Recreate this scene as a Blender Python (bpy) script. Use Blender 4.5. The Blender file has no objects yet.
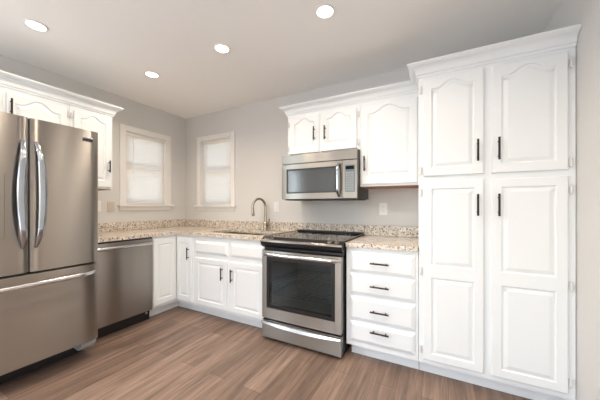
import bpy, bmesh, math, random
from mathutils import Vector, Matrix
random.seed(7)
S = bpy.context.scene
COL = S.collection
PI = math.pi
R = math.radians

# ------------------------------------------------------------------ camera, sky, lights, exposure
cam_d = bpy.data.cameras.new('camera'); cam = bpy.data.objects.new('camera', cam_d); COL.objects.link(cam)
cam.location = (3.3142, -2.6564, 1.2045); cam.rotation_euler = (PI/2, 0, 0.4846)
cam_d.sensor_width = 36; cam_d.lens = 262.78/600*36; cam_d.shift_y = 6.1/600; cam_d.clip_start = .05
S.camera = cam
S.cycles.diffuse_bounces = 8
S.view_settings.view_transform = 'Standard'; S.view_settings.look = 'None'
S.view_settings.gamma = 1; S.view_settings.use_curve_mapping = False
S.view_settings.exposure = 0.18

W = bpy.data.worlds.new('sky'); S.world = W; W.use_nodes = True
wn = W.node_tree.nodes; wl = W.node_tree.links; wn.clear()
wo = wn.new('ShaderNodeOutputWorld'); wb = wn.new('ShaderNodeBackground'); ws = wn.new('ShaderNodeTexSky')
ws.sky_type = 'NISHITA'; ws.sun_disc = False; ws.sun_elevation = R(60); ws.sun_rotation = R(180); ws.dust_density = 2.5
wb.inputs[1].default_value = 0.75
wl.new(ws.outputs[0], wb.inputs[0]); wl.new(wb.outputs[0], wo.inputs[0])

def area(name, loc, rot, sx, sy, power, color, spread=180):
    d = bpy.data.lights.new(name, 'AREA'); d.shape = 'RECTANGLE'; d.size = sx; d.size_y = sy
    d.energy = power; d.color = color; d.spread = R(spread)
    o = bpy.data.objects.new(name, d); COL.objects.link(o); o.location = loc; o.rotation_euler = rot
    return o
# daylight: sky and sun fall through the patio door in the rear wall; a soft window light in the left wall behind the camera
area('side_daylight', (-.02, -3.85, 1.45), (R(90), 0, R(-90)), 1.0, 1.3, 36, (.80, .93, 1))
sd = bpy.data.lights.new('sun', 'SUN'); sd.energy = 6; sd.angle = R(1); sd.color = (1, .95, .88)
sun = bpy.data.objects.new('sun', sd); COL.objects.link(sun); sun.rotation_euler = (R(32), 0, R(4)); sun.location = (2.1, -8, 6)   # falls through the patio door onto the floor behind the camera

# ------------------------------------------------------------------ materials
def mat(name, color, rough=.5, metal=0, spec=.5, **kw):
    m = bpy.data.materials.new(name); m.use_nodes = True
    b = m.node_tree.nodes['Principled BSDF']
    b.inputs['Base Color'].default_value = (*color, 1); b.inputs['Roughness'].default_value = rough
    b.inputs['Metallic'].default_value = metal; b.inputs['Specular IOR Level'].default_value = spec
    for k, v in kw.items(): b.inputs[k.replace('_', ' ')].default_value = v
    return m
def nodes(m): return m.node_tree.nodes, m.node_tree.links, m.node_tree.nodes['Principled BSDF']
def coord(m, scale=(1, 1, 1), rot=(0, 0, 0)):
    n, l, b = nodes(m); t = n.new('ShaderNodeTexCoord'); mp = n.new('ShaderNodeMapping')
    mp.inputs['Scale'].default_value = scale; mp.inputs['Rotation'].default_value = rot
    l.new(t.outputs['Object'], mp.inputs[0]); return mp.outputs[0]
def noise(m, vec, scale, detail=3, rough=.55):
    n, l, b = nodes(m); t = n.new('ShaderNodeTexNoise'); t.inputs['Scale'].default_value = scale
    t.inputs['Detail'].default_value = detail; t.inputs['Roughness'].default_value = rough; l.new(vec, t.inputs['Vector']); return t.outputs['Fac']
def ramp(m, fac, stops):
    n, l, b = nodes(m); r = n.new('ShaderNodeValToRGB'); e = r.color_ramp.elements
    while len(e) < len(stops): e.new(.5)
    for i, (p, c) in enumerate(stops):
        e[i].position = p; e[i].color = (*c, 1) if len(c) == 3 else c
    l.new(fac, r.inputs[0]); return r.outputs[0]
def mix(m, fac, a, b_, mode='MIX'):
    n, l, b = nodes(m); x = n.new('ShaderNodeMix'); x.data_type = 'RGBA'; x.blend_type = mode
    for s, v in ((0, fac), (6, a), (7, b_)):
        if hasattr(v, 'links') or hasattr(v, 'is_linked'): l.new(v, x.inputs[s])
        else: x.inputs[s].default_value = v if s == 0 else (*v, 1)
    return x.outputs[2]
def bump(m, h, strength, dist=.001):
    n, l, b = nodes(m); x = n.new('ShaderNodeBump'); x.inputs['Strength'].default_value = strength; x.inputs['Distance'].default_value = dist
    l.new(h, x.inputs['Height']); l.new(x.outputs[0], b.inputs['Normal'])

M = {}
M['cab'] = mat('white_cabinet_paint', (.81, .84, .85), .40)
bump(M['cab'], noise(M['cab'], coord(M['cab']), 60), .03)
def painted(name, c, rough=.75):
    m = mat(name, c, rough, spec=.3); v = coord(m)
    bump(m, noise(m, v, 260, 2), .06); return m
M['wall'] = painted('greige_wall_paint', (.675, .665, .645))
M['ceil'] = painted('ceiling_paint', (.89, .875, .85), .85)
M['trim'] = mat('white_trim_paint', (.84, .82, .79), .35)
M['wood'] = mat('raw_cabinet_wood', (.36, .17, .075), .55)
M['black'] = mat('black_enamel', (.012, .012, .013), .28)
M['blackmat'] = mat('black_plastic', (.016, .016, .017), .5)
M['pull'] = mat('oil_rubbed_bronze', (.035, .028, .025), .38, .6)
M['plastic'] = mat('white_plastic', (.83, .82, .79), .35)
M['beige'] = mat('beige_plastic', (.60, .53, .46), .4)
M['grey'] = mat('grey_plastic', (.33, .34, .35), .4)
M['seal'] = mat('dark_gasket', (.02, .02, .02), .7)
M['nickel'] = mat('brushed_nickel', (.52, .44, .36), .24, 1)
M['chrome'] = mat('polished_steel', (.44, .47, .51), .18, 1)
M['hinge'] = mat('painted_hinge', (.72, .72, .71), .4)
def steel(name, c, rough, sc, an=.97, rot=0.0, amt=.09):
    m = mat(name, c, rough, 1); n, l, b = nodes(m)
    v = coord(m, sc); f = noise(m, v, 1.0, 4, .6)
    mr = n.new('ShaderNodeMapRange'); mr.inputs[3].default_value = rough-amt; mr.inputs[4].default_value = rough+amt
    l.new(f, mr.inputs[0]); l.new(mr.outputs[0], b.inputs['Roughness'])
    b.inputs['Anisotropic'].default_value = an; b.inputs['Anisotropic Rotation'].default_value = rot
    t = n.new('ShaderNodeCombineXYZ'); t.inputs[2].default_value = 1; l.new(t.outputs[0], b.inputs['Tangent'])   # brushed grain: reflections run up and down
    return m
M['steel'] = steel('brushed_stainless', (.365, .332, .298), .31, (2, 2, 40), amt=.003)
M['steel_light'] = steel('light_stainless', (.36, .333, .30), .31, (2, 2, 40), .93, amt=.003)
M['steel_bar'] = mat('satin_steel_bar', (.62, .62, .62), .22, 1)
M['sink'] = mat('satin_sink_steel', (.42, .36, .30), .32, 1)

# granite
g = mat('speckled_granite', (.7, .6, .5), .18); v = coord(g)
base = ramp(g, noise(g, v, 14, 4, .6), [(.35, (.60, .52, .43)), (.52, (.71, .64, .55)), (.68, (.80, .76, .70))])
f1 = ramp(g, noise(g, v, 62, 3, .7), [(.55, (0, 0, 0)), (.59, (1, 1, 1))])
c1 = mix(g, f1, base, (.36, .25, .15))
f2 = ramp(g, noise(g, coord(g, (1, 1, 1), (.6, .3, .8)), 70, 2, .7), [(.585, (0, 0, 0)), (.615, (1, 1, 1))])
c2 = mix(g, f2, c1, (.035, .03, .03))
f3 = ramp(g, noise(g, coord(g, (1, 1, 1), (.2, .9, .1)), 55, 2, .7), [(.58, (0, 0, 0)), (.68, (1, 1, 1))])
c3 = mix(g, f3, c2, (.86, .83, .78))
nodes(g)[1].new(c3, nodes(g)[2].inputs['Base Color']); M['granite'] = g

# floor planks, boards along y
fl = mat('vinyl_plank_floor', (.3, .2, .15), .42, spec=.4); n, l, b = nodes(fl)
vb = coord(fl, (1, 1, 1), (0, 0, PI/2))
br = n.new('ShaderNodeTexBrick'); l.new(vb, br.inputs['Vector'])
br.offset = .37; br.inputs['Scale'].default_value = 1; br.inputs['Brick Width'].default_value = 1.22; br.inputs['Row Height'].default_value = .152
br.inputs['Mortar Size'].default_value = .0012; br.inputs['Bias'].default_value = 0
br.inputs['Color1'].default_value = (.0, .0, .0, 1); br.inputs['Color2'].default_value = (1, 1, 1, 1); br.inputs['Mortar'].default_value = (.5, .5, .5, 1)
plank = ramp(fl, br.outputs['Color'], [(0, (.165, .110, .082)), (.5, (.210, .142, .106)), (1, (.255, .178, .136))])
gr = noise(fl, coord(fl, (14, .9, 1)), 2.2, 6, .65)
gcol = ramp(fl, gr, [(.30, (.58, .56, .55)), (.5, (1, 1, 1)), (.70, (1.34, 1.33, 1.32))])
c = mix(fl, 1.0, plank, gcol, 'MULTIPLY')
patch = ramp(fl, noise(fl, coord(fl, (5, .7, 1)), 1.7, 3, .6), [(.36, (.84, .83, .82)), (.52, (1.03, 1.03, 1.03)), (.66, (1.18, 1.18, 1.18))])
c = mix(fl, 1.0, c, patch, 'MULTIPLY')
fine = ramp(fl, noise(fl, coord(fl, (90, 3, 1)), 2, 3, .7), [(.3, (.80, .79, .78)), (.6, (1.06, 1.06, 1.06))])
c = mix(fl, .8, c, fine, 'MULTIPLY')
c = mix(fl, br.outputs['Fac'], c, (.085, .055, .04))
l.new(c, b.inputs['Base Color']); bump(fl, gr, .05); M['floor'] = fl

def emis(name, c, s):
    m = bpy.data.materials.new(name); m.use_nodes = True; n = m.node_tree.nodes; n.clear()
    e = n.new('ShaderNodeEmission'); e.inputs[0].default_value = (*c, 1); e.inputs[1].default_value = s
    o = n.new('ShaderNodeOutputMaterial'); m.node_tree.links.new(e.outputs[0], o.inputs[0]); return m
M['lens'] = emis('lit_lamp_lens', (1, .86, .68), 9)
M['display'] = emis('dim_display', (.25, .4, .45), .05)
def pane(name, tint, refl_rough=.02, base=.06):
    m = bpy.data.materials.new(name); m.use_nodes = True; n = m.node_tree.nodes; l = m.node_tree.links; n.clear()
    t = n.new('ShaderNodeBsdfTransparent'); t.inputs[0].default_value = (*tint, 1)
    gl = n.new('ShaderNodeBsdfGlossy'); gl.inputs['Roughness'].default_value = refl_rough
    fr = n.new('ShaderNodeFresnel'); fr.inputs[0].default_value = 1.5
    ad = n.new('ShaderNodeMath'); ad.operation = 'ADD'; ad.inputs[1].default_value = base; l.new(fr.outputs[0], ad.inputs[0])
    x = n.new('ShaderNodeMixShader'); l.new(ad.outputs[0], x.inputs[0]); l.new(t.outputs[0], x.inputs[1]); l.new(gl.outputs[0], x.inputs[2])
    o = n.new('ShaderNodeOutputMaterial'); l.new(x.outputs[0], o.inputs[0]); return m
M['glass'] = pane('window_glass', (.95, .97, .97), base=0)
M['ovenglass'] = pane('dark_oven_glass', (.62, .68, .68), .03, .0)
M['cookglass'] = mat('black_ceramic_glass', (.012, .012, .013), .07, spec=.9)
M['mwglass'] = mat('grey_screened_glass', (.055, .058, .058), .14, spec=.8)
M['keypad'] = mat('keypad_panel', (.14, .16, .175), .3)
M['key'] = mat('keypad_print', (.42, .46, .48), .4)
M['cavity'] = mat('oven_enamel', (.30, .36, .36), .35)
# blinds: white translucent slats
bl = bpy.data.materials.new('blind_slat_vinyl'); bl.use_nodes = True; n = bl.node_tree.nodes; l = bl.node_tree.links; n.clear()
d = n.new('ShaderNodeBsdfDiffuse'); d.inputs[0].default_value = (.85, .81, .75, 1)
t = n.new('ShaderNodeBsdfTranslucent'); t.inputs[0].default_value = (.95, .83, .69, 1)
x = n.new('ShaderNodeMixShader'); x.inputs[0].default_value = .74; o = n.new('ShaderNodeOutputMaterial')
l.new(d.outputs[0], x.inputs[1]); l.new(t.outputs[0], x.inputs[2]); l.new(x.outputs[0], o.inputs[0]); M['blind'] = bl

# ------------------------------------------------------------------ mesh helpers (all geometry in world coordinates)
def box(bm, x0, x1, y0, y1, z0, z1, bev=0):
    b = bmesh.new(); bmesh.ops.create_cube(b, size=1)
    for v in b.verts:
        v.co = Vector(((x0+x1)/2+v.co.x*(x1-x0), (y0+y1)/2+v.co.y*(y1-y0), (z0+z1)/2+v.co.z*(z1-z0)))
    if bev: bmesh.ops.bevel(b, geom=b.edges[:], offset=bev, segments=2, affect='EDGES', profile=.6)
    merge(bm, b); return bm
def merge(bm, b):
    me = bpy.data.meshes.new('tmp'); b.to_mesh(me); b.free(); bm.from_mesh(me); bpy.data.meshes.remove(me)
def BX(*a, **k): return box(bmesh.new(), *a, **k)
def prism(bm, pts, axis, a, b):
    """closed prism of polygon pts (2D) from a to b along axis"""
    def P(p, t): return {'x': (t, p[0], p[1]), 'y': (p[0], t, p[1]), 'z': (p[0], p[1], t)}[axis]
    q = bmesh.new(); A = [q.verts.new(P(p, a)) for p in pts]; B = [q.verts.new(P(p, b)) for p in pts]
    q.faces.new(A); q.faces.new(B[::-1])
    for i in range(len(pts)): j = (i+1) % len(pts); q.faces.new((A[i], B[i], B[j], A[j]))
    bmesh.ops.recalc_face_normals(q, faces=q.faces); merge(bm, q); return bm
def sweep(bm, pts, ra, rb=None, side=None, seg=12, taper=None):
    """tube along pts; ra = half size along 'side', rb = half size across it"""
    rb = ra if rb is None else rb; q = bmesh.new(); pts = [Vector(p) for p in pts]; rings = []
    for i, p in enumerate(pts):
        t = (pts[min(i+1, len(pts)-1)]-pts[max(i-1, 0)]).normalized()
        s = Vector(side) if side else (Vector((0, 0, 1)) if abs(t.z) < .9 else Vector((1, 0, 0)))
        s = (s-t*s.dot(t)).normalized(); u = t.cross(s); k = taper[i] if taper else 1
        rings.append([q.verts.new(p+s*ra*k*math.cos(2*PI*j/seg)+u*rb*k*math.sin(2*PI*j/seg)) for j in range(seg)])
    for a, b in zip(rings, rings[1:]):
        for j in range(seg): k = (j+1) % seg; q.faces.new((a[j], a[k], b[k], b[j]))
    q.faces.new(rings[0][::-1]); q.faces.new(rings[-1])
    bmesh.ops.recalc_face_normals(q, faces=q.faces); merge(bm, q); return bm
def lathe(bm, prof, c, axis='z', seg=24):
    """prof: (radius, height) pairs about axis through c"""
    q = bmesh.new(); rings = []; c = Vector(c)
    for r, h in prof:
        ring = []
        for j in range(seg):
            a = 2*PI*j/seg; ca, sa = r*math.cos(a), r*math.sin(a)
            ring.append(q.verts.new(c+Vector({'z': (ca, sa, h), 'y': (ca, h, sa), 'x': (h, ca, sa)}[axis])))
        rings.append(ring)
    for a, b in zip(rings, rings[1:]):
        for j in range(seg): k = (j+1) % seg; q.faces.new((a[j], a[k], b[k], b[j]))
    q.faces.new(rings[0][::-1]); q.faces.new(rings[-1])
    bmesh.ops.recalc_face_normals(q, faces=q.faces); merge(bm, q); return bm

def wloc(o):
    v = Vector((0, 0, 0))
    while o: v += o.location; o = o.parent
    return v
def obj(name, bm, m, parent=None, smooth=False, label=None):
    xs = [v.co for v in bm.verts]
    lo = Vector((min(v[i] for v in xs) for i in range(3))); hi = Vector((max(v[i] for v in xs) for i in range(3)))
    c = (lo+hi)/2
    if parent is None: c.z = lo.z
    for v in bm.verts: v.co -= c
    me = bpy.data.meshes.new(name); bm.to_mesh(me); bm.free()
    if smooth:
        for p in me.polygons: p.use_smooth = True
        me.set_sharp_from_angle(angle=R(35))
    me.materials.append(M[m]); o = bpy.data.objects.new(name, me); COL.objects.link(o)
    o.location = c-(wloc(parent) if parent else Vector((0, 0, 0)))
    if parent: o.parent = parent
    if label: o['label'] = label
    return o
def thing(name, label, cat, loc, group=None):
    o = bpy.data.objects.new(name, None); COL.objects.link(o); o.location = loc; o.empty_display_size = .05
    o['label'] = label; o['category'] = cat
    if group: o['group'] = group
    return o
def tag(o, label, cat, group=None):
    o['label'] = label; o['category'] = cat
    if group: o['group'] = group
    return o
def struct(name, bm, m, parent=None):
    o = obj(name, bm, m, parent)
    o['kind'] = 'structure'
    return o

# frames of reference of the two cabinet runs: (u along run, v up, n outwards) -> world
def back(y0): return lambda u, v, n: Vector((u, y0-n, v))
def left(x0): return lambda u, v, n: Vector((x0+n, u, v))

def arch_shape(s, sh=.13):
    if s <= sh or s >= 1-sh: return 0
    return (.5-.5*math.cos(2*PI*(s-sh)/(1-2*sh)))**.85
def outline(u0, u1, v0, v1, arch, N=28):
    p = [(u0, v0), (u1, v0)]
    for i in range(N+1):
        s = 1-i/N; p.append((u0+(u1-u0)*s, v1+arch*arch_shape(s)))
    return p
def inset(p, d):
    q = []; n = len(p)
    for i in range(n):
        a, b, c = Vector(p[i-1]), Vector(p[i]), Vector(p[(i+1) % n])
        e1, e2 = (b-a).normalized(), (c-b).normalized(); n1, n2 = Vector((-e1.y, e1.x)), Vector((-e2.y, e2.x))
        m = n1+n2; k = max(m.length_squared/2, .3); m = m/k
        q.append(tuple(b+m*d))
    return q
def ring(q, pts, T, n): return [q.verts.new(T(u, v, n)) for u, v in pts]
def bridge(q, a, b):
    for i in range(len(a)): j = (i+1) % len(a); q.faces.new((a[i], a[j], b[j], b[i]))
def slab(q, T, u0, u1, v0, v1, t, e):
    r0 = ring(q, [(u0, v0), (u1, v0), (u1, v1), (u0, v1)], T, 0)
    r1 = ring(q, [(u0, v0), (u1, v0), (u1, v1), (u0, v1)], T, t-e)
    q.faces.new(r0[::-1]); bridge(q, r0, r1); return r1
def panel_door(T, u0, u1, v0, v1, panels, t=.02):
    """flat framed door with routed raised panels; panels = [(u0,u1,v0,spring,arch)] from the bottom up"""
    q = bmesh.new(); e = .005
    r1 = slab(q, T, u0, u1, v0, v1, t, e)
    r2 = ring(q, [(u0+e, v0+e), (u1-e, v0+e), (u1-e, v1-e), (u0+e, v1-e)], T, t); bridge(q, r1, r2)
    cuts = [v0+e]+[(panels[i][3]+panels[i+1][2])/2 for i in range(len(panels)-1)]+[v1-e]
    for k, (a0, a1, b0, b1, ar) in enumerate(panels):
        hole = outline(a0, a1, b0, b1, ar); N = len(hole)-2
        rect = [(u0+e, cuts[k]), (u1-e, cuts[k])]+[(u1-e-(u1-u0-2*e)*i/(N-1), cuts[k+1]) for i in range(N)]
        ra = ring(q, rect, T, t); h0 = ring(q, hole, T, t); bridge(q, ra, h0)
        h1 = ring(q, inset(hole, .005), T, t-.007); bridge(q, h0, h1)
        h2 = ring(q, inset(hole, .011), T, t-.008); bridge(q, h1, h2)
        h3 = ring(q, inset(hole, .033), T, t-.001); bridge(q, h2, h3)
        q.faces.new(h3)
    bmesh.ops.remove_doubles(q, verts=q.verts, dist=1e-5); bmesh.ops.recalc_face_normals(q, faces=q.faces); return q
def drawer_front(T, u0, u1, v0, v1):
    q = bmesh.new(); r = [(u0, v0), (u1, v0), (u1, v1), (u0, v1)]
    r1 = slab(q, T, u0, u1, v0, v1, .02, .011)
    r2 = ring(q, inset(r, .004), T, .0115); bridge(q, r1, r2)
    r3 = ring(q, inset(r, .020), T, .0185); bridge(q, r2, r3)
    r4 = ring(q, inset(r, .024), T, .02); bridge(q, r3, r4); q.faces.new(r4)
    bmesh.ops.recalc_face_normals(q, faces=q.faces); return q
def pull(T, uc, vc, L, vertical, n0=.02):
    """bar pull with two posts standing on the door face"""
    q = bmesh.new()
    def P(s, n): return T(uc, vc+s, n) if vertical else T(uc+s, vc, n)
    sweep(q, [P(-L/2, n0+.030), P(L/2, n0+.030)], .0062, seg=10)
    for s in (-L*.33, L*.33): sweep(q, [P(s, n0), P(s, n0+.030)], .005, seg=8)
    return q
def hinge_mesh(T, u, v, n0=.0):
    q = bmesh.new(); sweep(q, [T(u, v-.03, n0+.012), T(u, v-.024, n0+.012), T(u, v+.024, n0+.012), T(u, v+.03, n0+.012)], .006, seg=8, taper=[.4, 1, 1, .4])
    for s in (-1, 1):
        a = T(u-.009, v-.022, n0+.0); c = T(u+.009, v+.022, n0+.008)
        if s == 1: box(q, min(a.x, c.x), max(a.x, c.x), min(a.y, c.y), max(a.y, c.y), a.z, c.z)
    return q
def crown_profile(h, p):
    """(out, up) profile of a stepped crown moulding, wall side first"""
    pts = [(.0006, 0), (.006, 0), (.010, .006), (.010, .016), (.018, .020)]
    for i in range(7):
        a = i/6*PI/2; pts.append((.018+(p-.034)*(1-math.cos(a)), .020+(h-.044)*math.sin(a)))
    pts += [(p-.010, h-.020), (p-.004, h-.012), (p, h-.010), (p, h), (.0006, h)]
    return pts
def crown(bm, path, h, p, z):
    """sweep the profile along a horizontal path with mitred corners; path = [(x,y,(mx,my))], m = outward mitre vector"""
    q = bmesh.new(); pr = crown_profile(h, p); rings = []
    for x, y, (mx, my) in path: rings.append([q.verts.new((x+o*mx, y+o*my, z+u)) for o, u in pr])
    for a, b in zip(rings, rings[1:]): bridge(q, a, b)
    q.faces.new(rings[0]); q.faces.new(rings[-1][::-1])
    bmesh.ops.recalc_face_normals(q, faces=q.faces); merge(bm, q); return bm

# ------------------------------------------------------------------ room shell
XR, YB, H = 4.007, -5.0, 2.5
def wall_x(x0, x1, y0, y1, holes):      # wall in the y-z plane with rectangular holes (y0,y1,z0,z1)
    q = bmesh.new(); ys = y0
    for a, b, c, d in sorted(holes):
        box(q, x0, x1, ys, a, 0, H); box(q, x0, x1, a, b, 0, c); box(q, x0, x1, a, b, d, H); ys = b
    box(q, x0, x1, ys, y1, 0, H); return q
def wall_y(y0, y1, x0, x1, holes):
    q = bmesh.new(); xs = x0
    for a, b, c, d in sorted(holes):
        box(q, xs, a, y0, y1, 0, H)
        if c > 0: box(q, a, b, y0, y1, 0, c)
        box(q, a, b, y0, y1, d, H); xs = b
    box(q, xs, x1, y0, y1, 0, H); return q
struct('floor', BX(-.14, XR+.14, YB-.14, .14, -.06, 0), 'floor')
struct('ceiling', BX(-.14, XR+.14, YB-.14, .14, H, H+.06), 'ceil')
M['concrete'] = mat('pale_concrete', (.60, .61, .61), .8); bump(M['concrete'], noise(M['concrete'], coord(M['concrete']), 30), .2)
q = bmesh.new(); box(q, -9, -.15, -14, 9, -.16, -.08); box(q, XR+.15, 13, -14, 9, -.16, -.08); box(q, -.15, XR+.15, .15, 9, -.16, -.08); box(q, -.15, XR+.15, -14, YB-.15, -.16, -.08)
struct('ground', q, 'concrete')      # unseen pale paving, added to bounce daylight up through the door and the windows
W1 = (-.852, -.312, 1.225, 2.11); W2 = (.318, .892, 1.215, 2.125)
struct('wall_left', wall_x(-.14, 0, YB-.14, .14, [W1, (-4.4, -3.3, .55, 2.1)]), 'wall')
struct('wall_back', wall_y(0, .14, 0, XR, [W2]), 'wall')
struct('wall_right', BX(XR, XR+.14, YB-.14, .14, 0, H), 'wall')
struct('wall_rear', wall_y(YB-.14, YB, 0, XR, [(.9, 3.3, 0, 2.1)]), 'wall')

def window(name, T, u0, u1, v0, v1):
    """casing, jambs, stool with apron, two sashes; u along the wall, n into the room"""
    w = bpy.data.objects.new(name, None); COL.objects.link(w); w.location = T((u0+u1)/2, v0, 0); w['kind'] = 'structure'
    def bx(q, a, b, c, d, e, f, bev=0):
        A, B = T(a, c, e), T(b, d, f); box(q, min(A.x, B.x), max(A.x, B.x), min(A.y, B.y), max(A.y, B.y), A.z, B.z, bev)
    cw = .062; q = bmesh.new()
    bx(q, u0-cw, u0+.004, v0, v1+cw, .0, .017, .003); bx(q, u1-.004, u1+cw, v0, v1+cw, .0, .017, .003); bx(q, u0+.004, u1-.004, v1-.004, v1+cw, .0, .017, .003)
    obj('window_casing', q, 'trim', w)
    q = bmesh.new(); bx(q, u0-cw-.022, u1+cw+.022, v0-.022, v0, -.10, .05, .004); obj('window_stool', q, 'trim', w)
    q = bmesh.new(); bx(q, u0-cw, u1+cw, v0-.072, v0-.022, 0, .016, .003); obj('window_apron', q, 'trim', w)
    q = bmesh.new(); bx(q, u0, u0+.012, v0, v1, -.14, 0); bx(q, u1-.012, u1, v0, v1, -.14, 0); bx(q, u0, u1, v1-.012, v1, -.14, 0); obj('window_jamb', q, 'trim', w)
    vm = (v0+v1)/2+.02
    for nm, a, b, n in (('lower_sash', v0, vm+.012, -.095), ('upper_sash', vm-.012, v1-.012, -.125)):
        q = bmesh.new(); s = .026
        bx(q, u0+.012, u0+.012+s, a, b, n-.025, n); bx(q, u1-.012-s, u1-.012, a, b, n-.025, n)
        bx(q, u0+.012+s, u1-.012-s, a, a+s, n-.025, n); bx(q, u0+.012+s, u1-.012-s, b-s, b, n-.025, n)
        so = obj(nm, q, 'trim', w)
        q = bmesh.new(); bx(q, u0+.012+s, u1-.012-s, a+s, b-s, n-.015, n-.010); obj('glass_pane', q, 'glass', so)
    return w
window('window_1', left(0), W1[0], W1[1], W1[2], W1[3])
window('window_2', back(0), W2[0], W2[1], W2[2], W2[3])
def blind(T, u0, u1, v0, v1, label, gap0, gap1, wand_u):
    t = thing('window_blind', label, 'blind', T((u0+u1)/2, v0, -.04), 'slatted blinds in the corner windows')
    def bx(q, a, b, c, d, e, f, bev=0):
        A, B = T(a, c, e), T(b, d, f); box(q, min(A.x, B.x), max(A.x, B.x), min(A.y, B.y), max(A.y, B.y), A.z, B.z, bev)
    a, b = u0+gap0, u1-gap1
    q = bmesh.new(); bx(q, a, b, v1-.045, v1-.014, -.050, -.010, .002); obj('headrail', q, 'trim', t)
    q = bmesh.new(); n = int((v1-v0-.058)/.021)
    for i in range(n):
        z = v1-.055-i*.021; s = .0118
        p = [(-.030-s*.38, z+s), (-.030-.0025, z+.001), (-.030+s*.38, z-s)]
        top = []
        for uu in (a+.002, b-.002): top.append([q.verts.new(T(uu, zz, nn)) for nn, zz in p])
        for k in range(2): q.faces.new((top[0][k], top[0][k+1], top[1][k+1], top[1][k]))
    o = obj('slats', q, 'blind', t)
    q = bmesh.new(); bx(q, a, b, v0+.002, v0+.024, -.043, -.018, .002); obj('bottom_rail', q, 'trim', t)
    q = bmesh.new(); sweep(q, [T(wand_u, v1-.05, -.006), T(wand_u, v1-.60, -.004)], .0035, seg=8); obj('tilt_wand', q, 'plastic', t)
    q = bmesh.new()
    for uu in (a+.09, b-.09): sweep(q, [T(uu, v1-.05, -.018), T(uu, v0+.02, -.018)], .001, seg=6)
    obj('ladder_cord', q, 'trim', t)
blind(left(0), W1[0]+.012, W1[1]-.012, W1[2], W1[3], 'closed white slatted blind in the left wall window near the refrigerator', .004, .004, W1[0]+.10)
blind(back(0), W2[0]+.012, W2[1]-.012, W2[2], W2[3], 'closed white slatted blind in the back wall window above the sink end', .004, .004, W2[0]+.09)
# baseboards where the walls are free
struct('baseboard_right', BX(XR-.014, XR-.001, YB+.02, -.64, .0, .10, bev=.003), 'trim')

# ------------------------------------------------------------------ ceiling downlights
DL = [(.764, -1.872, 'recessed ceiling downlight nearest the refrigerator, far left of the four'),
      (.823, -1.049, 'recessed ceiling downlight nearest the corner between the two windows'),
      (1.743, -1.046, 'recessed ceiling downlight over the sink end, third from the left'),
      (2.647, -1.033, 'recessed ceiling downlight in front of the microwave, rightmost of the four')]
for x, y, lab in DL:
    t = thing('recessed_downlight', lab, 'ceiling light', (x, y, H), 'recessed ceiling downlights')
    q = bmesh.new(); pr = [(.053, -.0005), (.066, -.0005), (.068, -.004), (.065, -.007), (.056, -.008), (.052, -.004)]
    rings = [[q.verts.new((x+r*math.cos(2*PI*j/32), y+r*math.sin(2*PI*j/32), H+h)) for j in range(32)] for r, h in pr]
    for a, b in zip(rings, rings[1:]+rings[:1]): bridge(q, a, b)
    bmesh.ops.recalc_face_normals(q, faces=q.faces)
    obj('trim_ring', q, 'trim', t, True)
    q = bmesh.new(); lathe(q, [(.0515, -.0008), (.0515, -.004), (.040, -.0055), (.001, -.006)], (x, y, H), seg=32); obj('lamp_lens', q, 'lens', t, True)
for x, y in [(a, b) for a, b, _ in DL]+[(1.72, -1.90), (2.65, -1.92), (3.5, -1.9), (.8, -3.2), (2.0, -3.2), (3.2, -3.2)]:  # second list: unseen lamps without fittings, added for more light
    d = bpy.data.lights.new('downlight_lamp', 'AREA'); d.shape = 'DISK'; d.size = .10; d.energy = 2.8 if (x, y) == (.764, -1.872) else 6.0; d.color = (1, .865, .72); d.spread = R(146)
    o = bpy.data.objects.new('downlight_lamp', d); COL.objects.link(o); o.location = (x, y, H-.012)

# ------------------------------------------------------------------ base cabinets
TB = lambda u, v, n: Vector((u, -.61-n, v))
TL = lambda u, v, n: Vector((.61+n, u, v))
def door(parent, T, u0, u1, v0, v1, panels, name='door', hinges=(), handle=None, label=None):
    d = obj(name, panel_door(T, u0, u1, v0, v1, panels), 'cab', parent, label=label)
    if handle: obj('handle', pull(T, *handle), 'pull', d, True, 'dark bronze bar pull')
    for u, v in hinges: obj('hinge', hinge_mesh(T, u, v), 'hinge', d)
    return d
def drawer(parent, T, u0, u1, v0, v1, handle=None, name='drawer'):
    d = obj(name, drawer_front(T, u0, u1, v0, v1), 'cab', parent)
    if handle: obj('handle', pull(T, *handle), 'pull', d, True, 'dark bronze bar pull')
    return d
# corner cabinet with folding doors
t = thing('corner_base_cabinet', 'white corner base cabinet with folding doors beside the dishwasher', 'cabinet', (.3, -.3, 0))
Lp = [(.002, -.916), (.61, -.916), (.61, -.61), (.916, -.61), (.916, -.002), (.002, -.002)]
obj('body', prism(bmesh.new(), Lp, 'z', .10, .879), 'cab', t)
Tp = [(.002, -.916), (.535, -.916), (.535, -.535), (.916, -.535), (.916, -.002), (.002, -.002)]
obj('toe_kick', prism(bmesh.new(), Tp, 'z', 0, .10), 'cab', t)
door(t, TL, -.904, -.634, .13, .852, [(-.856, -.678, .19, .79, 0)])
door(t, TB, .634, .886, .13, .852, [(.684, .832, .19, .79, 0)], handle=(.840, .676, .135, True))
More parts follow.
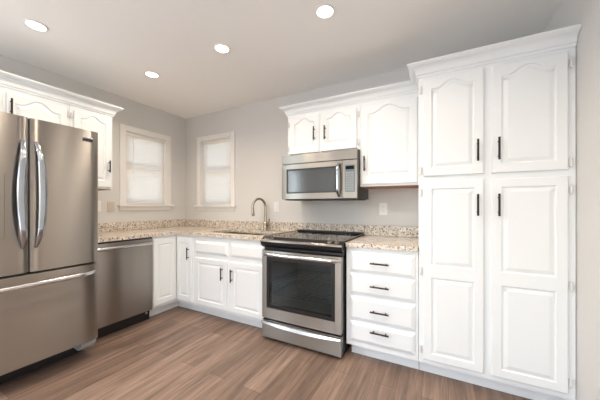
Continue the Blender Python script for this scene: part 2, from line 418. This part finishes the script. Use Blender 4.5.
# sink base
t = thing('sink_base_cabinet', 'white base cabinet under the sink with two doors and two false fronts', 'cabinet', (1.4, -.3, 0))
q = bmesh.new(); box(q, .918, .938, -.61, -.002, .10, .879); box(q, 1.864, 1.884, -.61, -.002, .10, .879); box(q, .938, 1.864, -.61, -.002, .10, .12)
box(q, .938, 1.864, -.61, -.59, .12, .16); box(q, 1.36, 1.49, -.61, -.59, .16, .80); box(q, .938, 1.864, -.61, -.59, .80, .879)
for a, b in ((.938, 1.36), (1.49, 1.864)): box(q, a, b, -.61, -.59, .60, .72)
box(q, .938, 1.864, -.012, -.002, .12, .879)
obj('body', q, 'cab', t)
obj('toe_kick', BX(.918, 1.884, -.535, -.52, 0, .10), 'cab', t)
drawer(t, TB, .938, 1.402, .690, .822, name='false_drawer_front'); drawer(t, TB, 1.449, 1.862, .690, .822, name='false_drawer_front')
door(t, TB, .938, 1.402, .13, .640, [(.990, 1.350, .182, .588, 0)], handle=(1.345, .508, .13, True))
door(t, TB, 1.449, 1.862, .13, .640, [(1.501, 1.810, .182, .588, 0)], handle=(1.476, .504, .13, True))
# drawer base
t = thing('drawer_base_cabinet', 'white base cabinet with four drawers between the range and the tall pantry', 'cabinet', (2.92, -.3, 0))
obj('body', BX(2.660, 3.187, -.61, -.002, .10, .879), 'cab', t)
obj('toe_kick', BX(2.680, 3.187, -.535, -.002, 0, .10), 'cab', t)
for v0, v1 in ((.690, .848), (.515, .673), (.312, .494), (.143, .296)):
    drawer(t, TB, 2.693, 3.168, v0, v1, (2.925, (v0+v1)/2+.002+(.03 if v0 < .2 else 0), .135, False))
# pantry
t = thing('pantry_cabinet', 'tall white pantry cabinet with four panelled doors against the right wall', 'cabinet', (3.6, -.3, 0))
obj('body', BX(3.190, 4.003, -.61, -.002, .10, 2.19), 'cab', t)
obj('toe_kick', BX(3.190, 4.003, -.535, -.002, 0, .10), 'cab', t)
q = bmesh.new(); crown(q, [(3.190, -.396, (-1, 0)), (3.190, -.61, (-1, -1)), (4.004, -.61, (0, -1))], .088, .070, 2.110); obj('crown_molding', q, 'cab', t, True)
for a, b, hu, hx in ((3.222, 3.571, 3.537, 3.205), (3.611, 3.968, 3.646, 3.982)):
    door(t, TB, a, b, 1.412, 2.088, [(a+.050, b-.050, 1.466, 2.016, .044)], 'upper_door', [(hx, 2.02), (hx, 1.455)], (hu, 1.561, .138, True))
    door(t, TB, a, b, .135, 1.376, [(a+.050, b-.050, .185, .712, 0), (a+.050, b-.050, .792, 1.325, 0)], 'lower_door', [(hx, 1.30), (hx, .75), (hx, .20)], (hu, 1.212, .138, True))

# ------------------------------------------------------------------ worktops
t = tag(obj('granite_countertop', prism(bmesh.new(), [(.002, -1.530), (.635, -1.530), (.635, -.635), (1.02, -.635), (1.02, -.002), (.002, -.002)], 'z', .88, .914), 'granite'),
        'speckled beige granite countertop running around the corner and holding the sink', 'countertop')
q = bmesh.new(); box(q, 1.02, 1.884, -.635, -.525, .88, .914); box(q, 1.02, 1.884, -.14, -.002, .88, .914); box(q, 1.735, 1.884, -.525, -.14, .88, .914)
obj('sink_surround', q, 'granite', t)
q = bmesh.new(); box(q, .022, 2.656, -.022, -.002, .915, 1.014, .002); obj('backsplash', q, 'granite', t)
q = bmesh.new(); box(q, .002, .021, -1.530, -.002, .915, 1.014, .002); obj('backsplash', q, 'granite', t)
t = tag(obj('granite_countertop', BX(2.659, 3.187, -.635, -.002, .88, .914, bev=.003), 'granite'), 'short speckled granite countertop above the four drawers, right of the range', 'countertop')
obj('backsplash', BX(2.659, 3.187, -.022, -.002, .915, 1.014, bev=.002), 'granite', t)

# sink: two bowls under the cut-out
t = thing('double_sink', 'undermount stainless double bowl sink set in the granite below the faucet', 'sink', (1.38, -.33, .69))
for a, b in ((1.012, 1.385), (1.405, 1.743)):
    q = bmesh.new(); y0, y1, zt, zb, w = -.535, -.130, .8795, .69, .008
    box(q, a, b, y0, y1, zb, zb+w); box(q, a, a+w, y0, y1, zb+w, zt); box(q, b-w, b, y0, y1, zb+w, zt); box(q, a+w, b-w, y0, y0+w, zb+w, zt); box(q, a+w, b-w, y1-w, y1, zb+w, zt)
    bw = obj('bowl', q, 'sink', t)
    q = bmesh.new(); lathe(q, [(.045, 0), (.045, .002), (.035, .003), (.01, .001)], ((a+b)/2, -.33, zb+w)); obj('drain', q, 'chrome', bw, True)
obj('divider', BX(1.385, 1.405, -.535, -.13, .70, .879), 'sink', t)
# faucet
fx, fy = 1.495, -.082
t = thing('kitchen_faucet', 'brushed nickel gooseneck pull-down faucet behind the sink', 'faucet', (fx, fy, .914))
q = bmesh.new(); lathe(q, [(.030, .0005), (.030, .006), (.026, .012), (.026, .016), (.026, .095), (.021, .105), (.0155, .112)], (fx, fy, .914)); obj('base', q, 'nickel', t, True)
pts = [(fx, fy, 1.02), (fx, fy, 1.19)]
dx, dy = -.36, -.93; r = .088
for i in range(1, 19):
    a = PI*i/18*1.06; pts.append((fx+dx*(r-r*math.cos(a)), fy+dy*(r-r*math.cos(a)), 1.19+r*1.12*math.sin(a)))
q = bmesh.new(); sweep(q, pts, .0150, seg=14, side=(.93, -.36, 0)); obj('spout', q, 'nickel', t, True)
e = Vector(pts[-1]); dd = (Vector(pts[-1])-Vector(pts[-2])).normalized()
q = bmesh.new(); sweep(q, [e-dd*.005, e+dd*.012, e+dd*.04, e+dd*.075, e+dd*.08], .0185, seg=14, side=(.93, -.36, 0), taper=[.72, .85, 1, 1.05, .95]); obj('spray_head', q, 'nickel', t, True)
q = bmesh.new(); sweep(q, [(fx+.015, fy-.003, .985), (fx+.052, fy-.014, .985), (fx+.060, fy-.016, .985)], .021, seg=14, taper=[1, 1, .8]); sweep(q, [(fx+.048, fy-.014, 1.0), (fx+.066, fy-.024, 1.020), (fx+.080, fy-.036, 1.058)], .008, seg=10, taper=[1, 1, .8]); obj('lever', q, 'nickel', t, True)

# ------------------------------------------------------------------ dishwasher
t = thing('dishwasher', 'stainless dishwasher with a bowed bar handle beside the refrigerator', 'dishwasher', (.3, -1.22, 0))
obj('tub', BX(.03, .60, -1.526, -.920, .10, .872), 'blackmat', t)
d = obj('door', BX(.60, .640, -1.524, -.922, .112, .862, bev=.006), 'steel', t, True)
obj('control_strip', BX(.60, .632, -1.524, -.922, .862, .876), 'black', t)
pts = [(.640, -1.500, .818), (.662, -1.497, .818), (.676, -1.47, .818)]+[(.676+.012*math.sin(PI*i/12), -1.47+.5*i/12, .818) for i in range(1, 12)]+[(.676, -.97, .818), (.662, -.944, .818), (.640, -.941, .818)]
q = bmesh.new(); sweep(q, pts, .015, .009, (0, 0, 1), 12); obj('handle', q, 'steel_bar', d, True, 'polished bowed bar handle')
k = obj('kick_plate', BX(.55, .582, -1.524, -.922, .004, .108), 'black', t)
q = bmesh.new(); lathe(q, [(.012, 0), (.012, .002), (.004, .003)], (.582, -.955, .075), 'x', 16); obj('badge', q, 'grey', k, True)

# ------------------------------------------------------------------ refrigerator
yr, yl, ym, xf = -1.541, -2.350, -1.946, .902
t = thing('refrigerator', 'stainless french door refrigerator with bottom freezer drawer', 'refrigerator', (.45, -1.94, 0))
obj('body', BX(.03, xf-.065, yl+.004, yr-.004, .131, 1.775, bev=.004), 'grey', t)
def bow_door(y0, y1, z0, z1, bulge=.007):
    q = bmesh.new(); N = 14; pr = []
    yc0, yc1 = yl, yr
    for i in range(N+1):
        y = y0+(y1-y0)*i/N; s = (y-yc0)/(yc1-yc0); edge = min(abs(y-y0), abs(y-y1)); rd = max(0, 1-edge/.012)
        pr.append((xf+bulge*(1-(2*s-1)**2)-bulge-.010*rd*rd, y))
    pr = [(xf-.062, y0)]+pr+[(xf-.062, y1)]
    prism(q, pr, 'z', z0, z1); return q
for nm, a, b, s in (('left_door', yl, ym-.0045, -1), ('right_door', ym+.0045, yr, 1)):
    d = obj('door', bow_door(a, b, .763, 1.795), 'steel', t, True)
    yh = ym+s*.040; pts = []
    for i in range(21):
        u = i/20; bow = math.sin(PI*u)
        pts.append((xf-.004+.058*min(1, bow*2.2)**.8, yh-s*.008+s*.020*bow, .925+.715*u))
    q = bmesh.new(); sweep(q, pts, .0235, .012, (0, 1, 0), 14, taper=[.42+.58*math.sin(PI*min(1, max(0, i/20)))**.8 for i in range(21)]); obj('handle', q, 'chrome', d, True, 'curved polished door handle')
    if s == 1:
        g = obj('badge', BX(xf-.010, xf-.002, -1.652, -1.580, 1.706, 1.738, bev=.002), 'chrome', d)
        obj('badge_plate', BX(xf-.0021, xf-.001, -1.648, -1.584, 1.709, 1.726), 'seal', g)
    else:
        g = obj('dispenser', BX(xf-.006, xf+.004, -2.300, -2.060, 1.000, 1.410, bev=.003), 'steel_light', d)
        obj('dispenser_recess', BX(xf+.0042, xf+.0052, -2.285, -2.085, 1.02, 1.30), 'black', g)
d = obj('freezer_drawer', bow_door(yl, yr, .147, .748), 'steel', t, True)
pts = []
for i in range(25):
    u = i/24; b_ = math.sin(PI*u); pts.append((xf-.006+.062*min(1, b_*3)**.7+.012*b_, -2.325+.755*u, .688))
q = bmesh.new(); sweep(q, pts, .017, .010, (0, 0, 1), 14); obj('handle', q, 'steel_bar', d, True, 'bowed horizontal drawer handle')
obj('toe_grille', BX(.5, .70, yl+.02, yr-.02, .004, .128), 'blackmat', t)
for y in (yr-.075, yl+.075):
    q = bmesh.new(); prism(q, [(.702, .085), (.80, .070), (xf-.060, .078), (xf-.035, .11), (xf-.030, .145), (xf-.068, .145), (xf-.068, .130), (.702, .130)], 'y', y-.030, y+.070); obj('foot_cover', q, 'grey', t)
obj('door_gasket', BX(xf-.064, xf-.05, yl+.01, yr-.01, .745, .766), 'seal', t)
obj('door_gasket', BX(xf-.064, xf-.014, ym-.0042, ym+.0042, .767, 1.790), 'seal', t)
q = bmesh.new(); box(q, xf-.13, xf-.03, yr-.07, yr-.02, 1.775, 1.80); obj('hinge_cover', q, 'grey', t)

# ------------------------------------------------------------------ range
x0, x1 = 1.892, 2.648
t = thing('electric_range', 'stainless slide-in electric range with black glass cooktop and oven window', 'range', (2.27, -.35, 0))
q = bmesh.new(); box(q, x0, x0+.02, -.655, -.03, .03, .905); box(q, x1-.02, x1, -.655, -.03, .03, .905); box(q, x0+.02, x1-.02, -.05, -.03, .03, .905)
box(q, x0+.02, x1-.02, -.655, -.05, .03, .17); box(q, x0+.02, x1-.02, -.655, -.05, .80, .905)
obj('body', q, 'black', t)
q = bmesh.new(); a, b = x0+.05, x1-.05
box(q, a, a+.006, -.65, -.10, .24, .77); box(q, b-.006, b, -.65, -.10, .24, .77); box(q, a, b, -.106, -.10, .24, .77); box(q, a, b, -.65, -.10, .234, .24); box(q, a, b, -.65, -.10, .77, .776)
obj('oven_cavity', q, 'cavity', t)
for z in (.40, .52):
    q = bmesh.new()
    for y in [-.64+.05*i for i in range(11)]: sweep(q, [(a+.008, y, z), (b-.008, y, z)], .0022, seg=6)
    for x in (a+.01, (a+b)/2, b-.01): sweep(q, [(x, -.64, z-.004), (x, -.14, z-.004)], .003, seg=6)
    obj('oven_rack', q, 'chrome', t)
# oven door: steel frame round a dark glass window
yd0, yd1 = -.657, -.700
q = bmesh.new(); wx0, wx1, wz0, wz1 = x0+.050, x1-.054, .292, .752
box(q, x0+.002, wx0, yd1, yd0, .197, .805, .003); box(q, wx1, x1-.002, yd1, yd0, .197, .805, .003); box(q, wx0, wx1, yd1, yd0, .197, wz0, .0); box(q, wx0, wx1, yd1, yd0, wz1, .805, .0)
d = obj('oven_door', q, 'steel_light', t)
q = bmesh.new(); k = .030
box(q, wx0, wx0+k, yd1+.004, yd0, wz0, wz1); box(q, wx1-k, wx1, yd1+.004, yd0, wz0, wz1); box(q, wx0+k, wx1-k, yd1+.004, yd0, wz0, wz0+k); box(q, wx0+k, wx1-k, yd1+.004, yd0, wz1-k, wz1)
obj('window_border', q, 'black', d)
obj('window_glass', BX(wx0+k, wx1-k, yd1+.004, yd1+.010, wz0+k, wz1-k), 'ovenglass', d)
pts = []
for i in range(25):
    u = i/24; b_ = math.sin(PI*u); pts.append((x0+.006+(x1-x0-.012)*u, yd1+.002-.045*min(1, b_*4)**.6-.012*b_, .778))
q = bmesh.new(); sweep(q, pts, .016, .010, (0, 0, 1), 12); obj('handle', q, 'steel_bar', d, True, 'wide bowed steel handle')
def emblem(cx, y, cz, s, parent):
    q = bmesh.new(); rng = [(cx+s*math.cos(2*PI*i/24), y, cz+.45*s*math.sin(2*PI*i/24)) for i in range(21)]
    sweep(q, rng, .0012, seg=6)
    for i in range(5): box(q, cx-.9*s+i*.42*s, cx-.9*s+i*.42*s+.25*s, y-.001, y+.001, cz-.11*s, cz+.13*s)
    obj('emblem', q, 'grey', parent)
emblem(2.27, yd1-.0012, .243, .024, d)
# storage drawer
d = obj('storage_drawer', BX(x0+.002, x1-.002, yd1, yd0, .024, .180, bev=.003), 'steel_light', t)
q = bmesh.new(); N = 20; P0 = []; P1 = []
for i in range(N+1):
    u = i/N; b_ = 1-(2*u-1)**2; x = x0+.004+(x1-x0-.008)*u
    P0.append(((x, yd1-.018-.012*b_, .174-.004*b_), (x, yd1-.022-.016*b_, .160-.014*b_), (x, yd1-.001, .148-.026*b_), (x, yd1-.001, .178)))
vs = [[q.verts.new(c) for c in r] for r in P0]
for a_, b_ in zip(vs, vs[1:]): bridge(q, a_, b_)
q.faces.new(vs[0]); q.faces.new(vs[-1][::-1]); bmesh.ops.recalc_face_normals(q, faces=q.faces); obj('drawer_pull', q, 'steel_bar', d, True, 'arched steel pull lip')
obj('plinth', BX(x0+.01, x1-.01, -.64, -.06, .002, .03), 'blackmat', t)
# fascia and control deck
q = bmesh.new(); prof = [(-.66, .925), (-.700, .899), (-.712, .893), (-.708, .875), (-.700, .855), (-.684, .838), (-.658, .828), (-.655, .906)]
prism(q, [(y, z) for y, z in prof], 'x', x0-.010, x1+.006); obj('control_fascia', q, 'black', t)
q = bmesh.new(); prism(q, [(-.7005, .9005), (-.7135, .8945), (-.7135, .886), (-.7165, .886), (-.7165, .896), (-.7015, .904)], 'x', x0-.011, x1+.007); obj('fascia_trim', q, 'steel_light', t)
q = bmesh.new(); box(q, x0-.010, x1+.006, -.66, -.026, .9155, .925, .002); c = obj('cooktop', q, 'cookglass', t)
for x, y, r in ((2.08, -.47, .105), (2.46, -.47, .09), (2.08, -.20, .075), (2.46, -.20, .105)):
    q = bmesh.new(); n_ = 40
    for rr in (r, r*.62):
        A = [q.verts.new((x+rr*math.cos(2*PI*i/n_), y+rr*math.sin(2*PI*i/n_), .9254)) for i in range(n_)]
        B = [q.verts.new((x+(rr-.003)*math.cos(2*PI*i/n_), y+(rr-.003)*math.sin(2*PI*i/n_), .9254)) for i in range(n_)]
        bridge(q, A, B)
    obj('burner_ring', q, 'grey', c)
for sx in (x0-.010, x1): obj('cooktop_trim', BX(sx, sx+.006, -.66, -.07, .9252, .928), 'steel_light', c)
q = bmesh.new(); box(q, 1.935, 2.652, -.100, -.034, .9252, .944, .006)
v_ = obj('vent_trim', q, 'blackmat', t, True)
q = bmesh.new()
for i in range(30): box(q, 1.96+i*.0225, 1.96+i*.0225+.014, -.1008, -.0998, .930, .940)
obj('vent_slot', q, 'seal', v_)
for kx in (x0+.035, x0+.095, x1-.105, x1-.045):
    q = bmesh.new(); lathe(q, [(.021, 0), (.021, .004), (.016, .006), (.0155, .024), (.013, .027), (.002, .0275)], (0, 0, 0), seg=20)
    box(q, -.004, .004, -.016, .016, .024, .036, .001)
    bmesh.ops.transform(q, matrix=Matrix.Translation((kx, -.676, .9165)) @ Matrix.Rotation(R(33), 4, 'X'), verts=q.verts)
    obj('knob', q, 'steel_light', t, True)

# ------------------------------------------------------------------ microwave
m0, m1 = 1.926, 2.692
t = thing('over_range_microwave', 'stainless microwave with keypad mounted under the upper cabinets above the range', 'microwave', (2.31, -.2, 1.27))
obj('body', BX(m0, m1, -.380, -.004, 1.272, 1.7075), 'black', t)
obj('underside_panel', BX(m0+.02, m1-.02, -.37, -.03, 1.262, 1.272), 'blackmat', t)
vp = obj('vent_panel', BX(m0, m1, -.410, -.380, 1.618, 1.704, bev=.004), 'steel_light', t)
emblem(2.315, -.4112, 1.662, .020, vp)
q = bmesh.new(); wa, wb_, wc, wd = m0+.055, 2.497, 1.328, 1.566
box(q, m0, wa, -.412, -.380, 1.274, 1.612, .003); box(q, wb_, 2.553, -.412, -.380, 1.274, 1.612, .003); box(q, wa, wb_, -.412, -.380, 1.274, wc); box(q, wa, wb_, -.412, -.380, wd, 1.612)
d = obj('door', q, 'steel_light', t)
q = bmesh.new(); k = .014
box(q, wa, wb_, -.409, -.384, wc, wc+k); box(q, wa, wb_, -.409, -.384, wd-k, wd); box(q, wa, wa+k, -.409, -.384, wc+k, wd-k); box(q, wb_-k, wb_, -.409, -.384, wc+k, wd-k); obj('window_border', q, 'black', d)
obj('window_glass', BX(wa+k, wb_-k, -.408, -.395, wc+k, wd-k), 'mwglass', d)
pts = []
for i in range(21):
    u = i/20; b_ = math.sin(PI*u); pts.append((2.528, -.410-.050*min(1, b_*2)**.8, 1.292+.296*u))
q = bmesh.new(); sweep(q, pts, .014, .008, (1, 0, 0), 14); obj('handle', q, 'chrome', d, True, 'bowed vertical handle')
cp = obj('control_panel', BX(2.557, m1, -.412, -.380, 1.274, 1.612, bev=.003), 'steel_light', t)
kp = obj('keypad', BX(2.583, 2.672, -.414, -.411, 1.330, 1.568, bev=.001), 'keypad', cp)
obj('display', BX(2.590, 2.665, -.4152, -.4142, 1.528, 1.558), 'display', kp)
q = bmesh.new()
for r_ in range(8):
    for c_ in range(4): box(q, 2.592+c_*.0185, 2.604+c_*.0185, -.4150, -.4141, 1.343+r_*.0215, 1.353+r_*.0215)
obj('key', q, 'key', kp)

# ------------------------------------------------------------------ upper cabinets
UY = -.324
TU = lambda u, v, n: Vector((u, UY-n, v))
t = thing('upper_cabinet', 'white wall cabinet with two small arched doors above the microwave', 'cabinet', (2.31, -.16, 1.71), 'white wall cabinets')
obj('body', BX(1.946, 2.694, UY, -.002, 1.710, 2.165), 'cab', t)
door(t, TU, 1.976, 2.300, 1.724, 2.090, [(2.030, 2.252, 1.790, 2.030, .045)], hinges=[(1.962, 1.78), (1.962, 2.03)], handle=(2.257, 1.903, .13, True))
door(t, TU, 2.320, 2.668, 1.724, 2.090, [(2.372, 2.616, 1.790, 2.030, .045)], hinges=[(2.680, 1.78), (2.680, 2.03)], handle=(2.372-.004, 1.897, .13, True))
t = thing('upper_cabinet', 'white wall cabinet with one tall arched door between the microwave and pantry', 'cabinet', (2.94, -.16, 1.372), 'white wall cabinets')
obj('body', BX(2.696, 3.187, UY, -.002, 1.378, 2.165), 'cab', t)
obj('bottom_panel', BX(2.71, 3.187, UY+.022, -.004, 1.372, 1.378), 'wood', t, label='bare brown wood underside')
door(t, TU, 2.711, 3.166, 1.395, 2.090, [(2.765, 3.112, 1.470, 2.015, .055)], handle=(2.742, 1.575, .13, True))
cm = bmesh.new(); crown(cm, [(1.945, -.004, (-1, 0)), (1.945, UY, (-1, -1)), (3.186, UY, (0, -1))], .083, .068, 2.128)
tag(obj('crown_molding', cm, 'cab', None, True), 'white stepped crown molding along the top of the microwave wall cabinets', 'molding')
# left wall
TU2 = lambda u, v, n: Vector((.324+n, u, v))
t = thing('upper_cabinet', 'white wall cabinet with a narrow arched door beside the left window', 'cabinet', (.16, -1.33, 1.372), 'white wall cabinets')
obj('body', BX(.002, .324, -1.509, -1.1526, 1.378, 2.165), 'cab', t)
obj('bottom_panel', BX(.004, .302, -1.505, -1.157, 1.372, 1.378), 'wood', t, label='bare brown wood underside')
door(t, TU2, -1.482, -1.172, 1.395, 2.090, [(-1.432, -1.222, 1.460, 2.035, .045)], hinges=[(-1.494, 2.045), (-1.494, 1.45)], handle=(-1.197, 1.605, .12, True))
t = thing('upper_cabinet', 'white wall cabinet with arched doors above the refrigerator', 'cabinet', (.16, -1.92, 1.815), 'white wall cabinets')
obj('body', BX(.002, .324, -2.34, -1.511, 1.815, 2.165), 'cab', t)
door(t, TU2, -1.912, -1.530, 1.832, 2.090, [(-1.865, -1.580, 1.875, 2.020, .060)], hinges=[(-1.519, 2.045), (-1.519, 1.88)], handle=(-1.890, 1.985, .12, True))
door(t, TU2, -2.312, -1.930, 1.832, 2.090, [(-2.262, -1.977, 1.875, 2.020, .060)], hinges=[(-2.323, 2.045), (-2.323, 1.88)], handle=(-1.976, 1.985, .12, True))
cm = bmesh.new(); crown(cm, [(.004, -1.1516, (0, 1)), (.324, -1.1516, (1, 1)), (.324, -2.40, (1, 0))], .098, .075, 2.130)
tag(obj('crown_molding', cm, 'cab', None, True), 'white stepped crown molding along the top of the cabinets over the refrigerator', 'molding')

# ------------------------------------------------------------------ wall plates
def plate(name, T, u, v, w, h, m, label, cat, kind):
    t = thing(name, label, cat, T(u, v-h/2, 0))
    def bx(a, b, c, d, e, f, bev=0):
        A, B = T(a, c, e), T(b, d, f); return BX(min(A.x, B.x), max(A.x, B.x), min(A.y, B.y), max(A.y, B.y), A.z, B.z, bev=bev)
    obj('cover_plate', bx(u-w/2, u+w/2, v-h/2, v+h/2, .0005, .006, .002), m, t)
    if kind == 'outlet':
        for s in (-1, 1):
            k = obj('socket', bx(u-.017, u+.017, v+s*.020-.014, v+s*.020+.014, .006, .008, .0008), m, t)
            q = bx(u-.008, u-.005, v+s*.020-.004, v+s*.020+.006, .008, .0083); merge(q, bx(u+.005, u+.008, v+s*.020-.004, v+s*.020+.006, .008, .0083)); obj('slot', q, 'grey', k)
    elif kind == 'switch':
        obj('toggle', bx(u-.006, u+.006, v-.012, v+.014, .006, .014, .002), m, t)
    elif kind == 'blank':
        for s in (-1, 1): obj('screw', bx(u-.002, u+.002, v+s*h*.36-.002, v+s*h*.36+.002, .006, .0068), m, t)
plate('wall_outlet', back(0), 2.838, 1.175, .076, .120, 'plastic', 'white double outlet on the back wall under the tall wall cabinet', 'outlet', 'outlet')
plate('light_switch', back(0), 1.598, 1.194, .074, .120, 'plastic', 'white switch plate between the faucet and the microwave', 'switch', 'switch')
plate('blank_plate', left(0), -1.005, 1.195, .076, .120, 'beige', 'beige blank cover plate on the left wall below the window', 'cover plate', 'blank')
plate('light_switch', left(0), -1.143, 1.205, .074, .120, 'plastic', 'white switch plate on the left wall partly behind the refrigerator', 'switch', 'switch')
